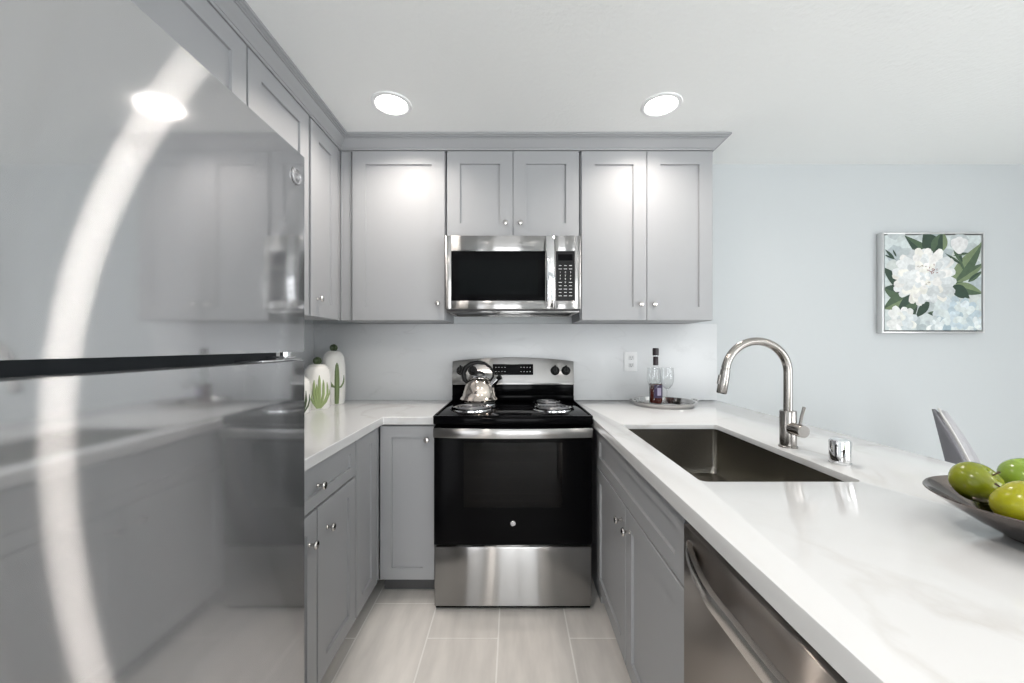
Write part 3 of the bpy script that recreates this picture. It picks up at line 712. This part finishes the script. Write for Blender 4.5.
# ------------------------------------------------------------------ cactus jars
def arc_leaf(bm, cx, cy, R0, zs, pts, wd, th=.003):
    """relief ribbon on the front of a jar of radius R0: pts are (angle, z) pairs, wd widths"""
    a_view = math.atan2(CAMY-cy, -cx)
    P3 = []
    for a, z in pts:
        aa = a_view + a; rr = R0(z)
        P3.append(Vector((cx+rr*math.cos(aa), cy+rr*math.sin(aa), CT+z)))
    tube(bm, P3, wd, 8)
def jar(x, y, R_, h, label, mat_fn):
    t = thing('cactus_jar', label, 'jar', (x, y, CT), 'white ceramic cactus jars')
    M = Matrix.Translation((x, y, CT)); s = h
    pr = [(0, .0), (R_*.86, 0), (R_*.93, .006), (R_, .05*s/.2), (R_*1.0, s*.6), (R_*.97, s*.78), (R_*.88, s*.90), (R_*.74, s*.97), (R_*.66, s*.985), (0, s*.985)]
    bm = bmesh.new(); lathe(bm, pr, 40, M); obj('jar_body', bm, cer_m, t)
    bm = bmesh.new(); lathe(bm, [(0, s*.985), (R_*.64, s*.987), (R_*.66, s*.995), (R_*.50, s*1.02), (R_*.2, s*1.03), (0, s*1.03)], 36, M); l_ = obj('lid', bm, cer_m, t)
    kr = .022; kz_ = s*1.03+kr*.8
    bm = bmesh.new(); n = 24
    lathe(bm, [(max(0., kr*math.sin(PI*i/10)) if 0 < i < 10 else 0, kz_-kr*math.cos(PI*i/10)) for i in range(11)], n, M)
    for v in bm.verts:
        d = v.co - Vector((x, y, CT+kz_)); a = math.atan2(d.y, d.x); f = 1+.10*math.cos(8*a); v.co.x = x+d.x*f; v.co.y = y+d.y*f
    obj('cactus_knob', bm, dkgreen, l_)
    def R0(z):
        for (r0, z0), (r1, z1) in zip(pr, pr[1:]):
            if z0 <= z <= z1 and z1 > z0: return r0+(r1-r0)*(z-z0)/(z1-z0) - .001
        return R_*.95
    bm = bmesh.new(); mat_fn(bm, x, y, R0, h); obj('cactus_relief', bm, [cgreen if h > .28 else (cgreen2 if h > .2 else dkgreen)], t)
def c_tall(bm, x, y, R0, h):
    arc_leaf(bm, x, y, R0, 0, [(.27, z) for z in (.006, .05, .1, .15, .2, .235, .25)], [.012, .014, .0145, .0145, .013, .009, .003])
    arc_leaf(bm, x, y, R0, 0, [(.15, .105), (-.1, .112), (-.32, .135), (-.40, .17), (-.40, .20)], [.006, .008, .009, .008, .003])
    arc_leaf(bm, x, y, R0, 0, [(.3, .10), (.6, .105), (.85, .125), (.95, .15), (.95, .175)], [.005, .006, .006, .005, .002])
def c_mid(bm, x, y, R0, h):
    for a, top, w_ in ((-.65, .13, .007), (-.35, .165, .008), (0.05, .19, .009), (.35, .165, .008), (.7, .15, .007), (-.15, .14, .008), (.95, .11, .006)):
        arc_leaf(bm, x, y, R0, 0, [(a*.15+.1, .008), (a*.6+.1, .04), (a+.1, .085), (a+.1, top*.85), (a*.95+.1, top)], [w_*.7, w_, w_, w_*.8, .002])
def c_small(bm, x, y, R0, h):
    for a, top, w_ in ((-.5, .10, .007), (.1, .14, .008), (.55, .12, .007), (.95, .10, .006), (.3, .09, .007)):
        arc_leaf(bm, x, y, R0, 0, [(a*.3+.2, .008), (a*.8+.1, .04), (a+.1, .07), (a+.1, top)], [w_*.8, w_, w_, .002])
jar(-1.092, Y(2.345), .068, .312, 'tallest white ceramic jar with a single saguaro cactus relief, in the corner', c_tall)
jar(-1.10, Y(2.165), .069, .242, 'medium white ceramic jar with pale green branching cactus relief', c_mid)
jar(-1.120, Y(2.005), .060, .185, 'smallest white ceramic cactus jar, partly hidden by the refrigerator', c_small)

# ------------------------------------------------------------------ fruit bowl and apples
bcx, bcy = .948, Y(.686)
bm = bmesh.new(); rb_, hb = .15, .070
pr_o = [(0, .0), (.045, 0), (.048, .004)] + [(.048+(rb_-.048)*q, .004+(hb-.006)*q**1.15) for q in [i/10 for i in range(1, 11)]]
pr_i = [(rb_-.0015, hb), (rb_-.005, hb-.001)] + [(.045+(rb_-.05)*q, .008+(hb-.010)*q**1.15) for q in [i/10 for i in range(9, -1, -1)]] + [(0, .0075)]
lathe(bm, pr_o+pr_i, 72, Matrix.Translation((bcx, bcy, CT)))
tag(centre(obj('fruit_bowl', bm, bowl_m)), 'wide shallow polished silver bowl holding apples on the worktop', 'bowl')
def apple(x, y, z, r, tilt, label, c1, c2):
    t = thing('apple', label, 'apple', (x, y, z-r*.9), 'green apples in the silver bowl')
    m = pbr('apple_skin_%d' % (len(MATS)), c1, .22); noise_col(m, c1, c2, 14, lo=.3, hi=.7, detail=2)
    M = Matrix.Translation((x, y, z)) @ Matrix.Rotation(tilt[0], 4, 'X') @ Matrix.Rotation(tilt[1], 4, 'Y')
    pr = []
    for i in range(25):
        a = PI*i/24; rr = math.sin(a)*(1+.08*math.cos(a)); zz = .93*math.cos(a) - .28*math.exp(-(rr/.24)**2)*(1 if a < PI/2 else -.7)
        pr.append((r*rr if 0 < i < 24 else 0, r*zz))
    bm = bmesh.new(); lathe(bm, pr, 40, M)
    obj('apple_flesh', bm, m, t)
    bm = bmesh.new(); tube(bm, [M @ Vector((0, 0, r*.60)), M @ Vector((.001, 0, r*.85)), M @ Vector((.004, .002, r*1.05))], [.0016, .0014, .002], 8); obj('stem', bm, stem_m, t)
apple(.913, Y(.76), .995, .039, (.75, .35), 'olive green apple with its stem hollow showing, nearest the bowl rim', (.15, .19, .01), (.29, .31, .012))
apple(1.012, Y(.755), 1.004, .040, (.2, -.2), 'bright green apple at the top of the pile, cut by the photo edge', (.20, .32, .03), (.28, .38, .05))
apple(.872, Y(.655), .993, .0405, (-.9, -.3), 'yellow-green apple lowest at the front of the bowl', (.33, .34, .01), (.42, .39, .015))

# ------------------------------------------------------------------ picture
px0, px1, pz0, pz1 = 2.36, 3.012, 1.347, 1.989
t = thing('flower_painting', 'square canvas painting of a white peony in a thin silver frame', 'painting', ((px0+px1)/2, -.02, pz0))
bm = bmesh.new(); fw = .010
for a in ((px0, px0+fw, pz0, pz1), (px1-fw, px1, pz0, pz1), (px0+fw, px1-fw, pz0, pz0+fw), (px0+fw, px1-fw, pz1-fw, pz1)): box(bm, a[0], a[1], -.042, -.001, a[2], a[3], .0008)
obj('frame', bm, frame_m, t)
bm = bmesh.new(); box(bm, px0+fw, px1-fw, -.008, -.002, pz0+fw, pz1-fw); obj('backing', bm, framed_m, t)
bm = bmesh.new(); lay = bm.loops.layers.float_color.new('Col')
qx0, qx1, qz0, qz1 = px0+.017, px1-.017, pz0+.017, pz1-.017
QW = qx1-qx0
def setc(fs, c, v=.0):
    for f in fs:
        for l in f.loops: l[lay] = (*[max(0, x*(1+random.uniform(-v, v))) for x in c], 1)
box(bm, qx0, qx1, -.038, -.008, qz0, qz1); setc(bm.faces, (.60, .66, .66))
depth_n = [0]
def pblob(pts, c, v=.0):
    """flat painted shape, pts in 0..1 canvas units (v up), clipped to canvas"""
    depth_n[0] += 1; y = -.0381 - depth_n[0]*.000008
    vs = []
    for u, q in pts: vs.append(bm.verts.new((qx0+QW*min(1, max(0, u)), y, qz0+QW*min(1, max(0, q)))))
    try: f = bm.faces.new(vs); f.normal_update()
    except ValueError: return
    if f.normal.y > 0: f.normal_flip()
    setc([f], c, v)
def petal(cx, cy, ang, ln, wd, c, tip=.0):
    pts = []
    for i in range(15):
        q = i/14; a = PI*q
        s = math.sin(a)**.7*wd*(.5+.6*q if q < .5 else .8+.0)
    n = 18
    for i in range(n):
        a = 2*PI*i/n; lx = .5*ln*(1-math.cos(a)); w_ = wd*.5*math.sin(a)*(.55+.55*lx/ln)
        if abs(lx-ln) < ln*.06: w_ += wd*.05*math.sin(5*a)
        pts.append((cx+lx*math.cos(ang)-w_*math.sin(ang), cy+lx*math.sin(ang)+w_*math.cos(ang)))
    pblob(pts, c)
def leaf(x0, y0, x1, y1, wd, c1, c2):
    dx, dy = x1-x0, y1-y0; ln = math.hypot(dx, dy); nx, ny = -dy/ln, dx/ln
    L1, L2 = [], []
    for i in range(13):
        q = i/12; w_ = wd*math.sin(PI*q**.8)*.5; L1.append((x0+dx*q+nx*w_, y0+dy*q+ny*w_)); L2.append((x0+dx*q-nx*w_, y0+dy*q-ny*w_))
    mid = [(x0+dx*i/12, y0+dy*i/12) for i in range(13)]
    pblob(L1+mid[::-1], c1); pblob(mid+L2[::-1], c2)
G1, G2, G3 = (.025, .055, .035), (.065, .11, .06), (.17, .23, .12)
# soft background patches
for _ in range(60):
    cx, cy = random.random(), random.random(); r = random.uniform(.05, .12)
    c = random.choice([(.48, .53, .54), (.55, .60, .60), (.43, .49, .51), (.58, .62, .60)])
    pblob([(cx+r*math.cos(a)*random.uniform(.8, 1.1), cy+r*math.sin(a)*random.uniform(.6, 1)) for a in [2*PI*i/10 for i in range(10)]], c)
leaf(.62, .62, .20, .985, .16, G1, G2); leaf(.55, .78, .40, 1.02, .20, G1, G1); leaf(.50, .80, .62, 1.02, .14, G2, G1); leaf(.60, .82, .60, 1.03, .10, G1, G3)
leaf(.66, .42, 1.02, .92, .17, G3, G2); leaf(.74, .50, 1.04, .70, .10, G2, G3); leaf(.72, .47, 1.02, .38, .12, G3, G2); leaf(.70, .46, .88, .33, .13, G1, G1)
leaf(.86, .50, 1.02, .62, .05, G1, G2); leaf(.24, .40, -.03, .66, .12, G1, G1); leaf(.22, .36, -.02, .44, .16, G2, G1); leaf(.26, .36, -.02, .22, .16, G3, G2)
leaf(.20, .32, .30, .12, .20, G1, G2); leaf(.36, .36, .12, .18, .16, G2, G1); leaf(.46, .30, .32, .13, .09, G1, G1); leaf(.56, .17, .44, .18, .05, G1, G2)
leaf(.10, .74, .0, .84, .03, G1, G1); leaf(.12, .76, .08, .84, .02, G1, G1); leaf(0., .78, .12, .73, .02, G1, G1)
def flower(cx, cy, R, rows_, base, squash=.9):
    for k_, (fr, n, wd) in enumerate(rows_):
        off = random.random()*PI
        for i in range(n):
            a = off + 2*PI*i/n + random.uniform(-.12, .12); ln = R*fr*random.uniform(.88, 1.08)
            s = random.uniform(-.12, .05) + .012*k_; sh = random.choice([(0, 0, 0), (-.10, -.07, -.05), (.0, 0, -.03), (-.20, -.16, -.13)])
            c = tuple(min(.92, max(0, b_+s+q)) for b_, q in zip(base, sh))
            petal(cx, cy, a, ln*(1 if abs(math.cos(a)) > .5 else squash), R*wd, c)
flower(.18, .10, .17, [(1, 10, .55), (.7, 8, .5), (.4, 6, .4)], (.80, .81, .80))
flower(.74, .14, .25, [(1, 14, .42), (.8, 12, .4), (.55, 9, .35), (.3, 6, .3)], (.66, .72, .75))
flower(.52, .06, .10, [(1, 9, .5), (.6, 6, .4)], (.82, .84, .83)); flower(.92, .03, .12, [(1, 9, .5), (.6, 6, .4)], (.74, .79, .80))
leaf(.80, .70, .70, .88, .06, G2, G1); leaf(.80, .68, .62, .80, .03, G1, G2); leaf(.83, .60, .74, .80, .025, G2, G2); leaf(.86, .80, .70, .77, .03, G2, G1)
for a, ln in ((1.2, .17), (1.57, .18), (1.95, .17), (1.4, .14), (1.75, .13)): petal(.77, .79, a, ln, .11, (.74+random.uniform(-.05, .05),)*3)
flower(.41, .56, .345, [(1, 17, .34), (.92, 15, .34), (.78, 14, .30), (.62, 12, .28), (.46, 10, .24), (.30, 8, .2), (.17, 6, .12)], (.83, .82, .80), .9)
for _ in range(16):
    u, q = .49+random.gauss(0, .022), .61+random.gauss(0, .022); petal(u, q, random.uniform(0, PI), .025, .008, (.22, .07, .06))
for _ in range(9):
    u, q = random.choice([(.38, .66), (.42, .49)]); petal(u+random.gauss(0, .02), q+random.gauss(0, .008), random.uniform(-.4, .4), .028, .007, (.35, .30, .22))
obj('canvas', bm, paint_m, t, recalc=False)

# ------------------------------------------------------------------ dining chair
chx, chy, cha = 2.315, -.764, math.radians(-51)
t = thing('dining_chair', 'grey upholstered dining chair beyond the worktop, in front of the white wall', 'chair', (chx, chy, 0))
RM = Matrix.Translation((chx, chy, 0)) @ Matrix.Rotation(cha, 4, 'Z')
def chair_shell(off, a_max=72):
    bm = bmesh.new(); na, nt_ = 24, 12; g = []
    for i in range(na+1):
        a = math.radians(-a_max+2*a_max*i/na); f = math.cos(a*1.7) if abs(a*1.7) < PI/2 else 0.
        top = .50+.445*max(0, f)**.6 if abs(a) < 1.3 else .44
        row = []
        for j in range(nt_+1):
            q = j/nt_; z = .40+(top-.40)*q
            lean = .09*((z-.40)/.5)
            rx = .20+lean + off; ry = .235 - .09*((z-.40)/.5)**2 + off
            row.append(bm.verts.new(RM @ Vector((-rx*math.cos(a)+.02, ry*math.sin(a), z))))
        g.append(row)
    for i in range(na):
        for j in range(nt_):
            f = bm.faces.new((g[i][j], g[i+1][j], g[i+1][j+1], g[i][j+1])); f.smooth = True
    return bm, [r[-1].co.copy() for r in g]
bm, rim = chair_shell(0)
o = obj('backrest', bm, chd_m, t); s_ = o.modifiers.new('pad', 'SOLIDIFY'); s_.thickness = .012; s_.offset = 1
bm, rim2 = chair_shell(-.024)
o = obj('back_cushion', bm, ch_m, t); s_ = o.modifiers.new('pad', 'SOLIDIFY'); s_.thickness = .04; s_.offset = 0
sb = o.modifiers.new('soft', 'SUBSURF'); sb.levels = 1; sb.render_levels = 1
bm = bmesh.new(); tube(bm, [(a_+b_)/2+Vector((0, 0, .003)) for a_, b_ in zip(rim, rim2)], .0045, 8); obj('piping', bm, chl_m, t)
bm = bmesh.new(); lathe(bm, [(0, .40), (.19, .40), (.215, .42), (.22, .455), (.205, .475), (.15, .485), (0, .485)], 40, RM @ Matrix.Translation((.035, 0, 0)), 1.1, 1.); obj('seat', bm, ch_m, t)
for sx in (-1, 1):
    for sy in (-1, 1):
        bm = bmesh.new(); tube(bm, [RM @ Vector((.03+sx*.12, sy*.12, .40)), RM @ Vector((.03+sx*.21, sy*.20, .0))], [.016, .010], 12); obj('leg', bm, leg_m, t)
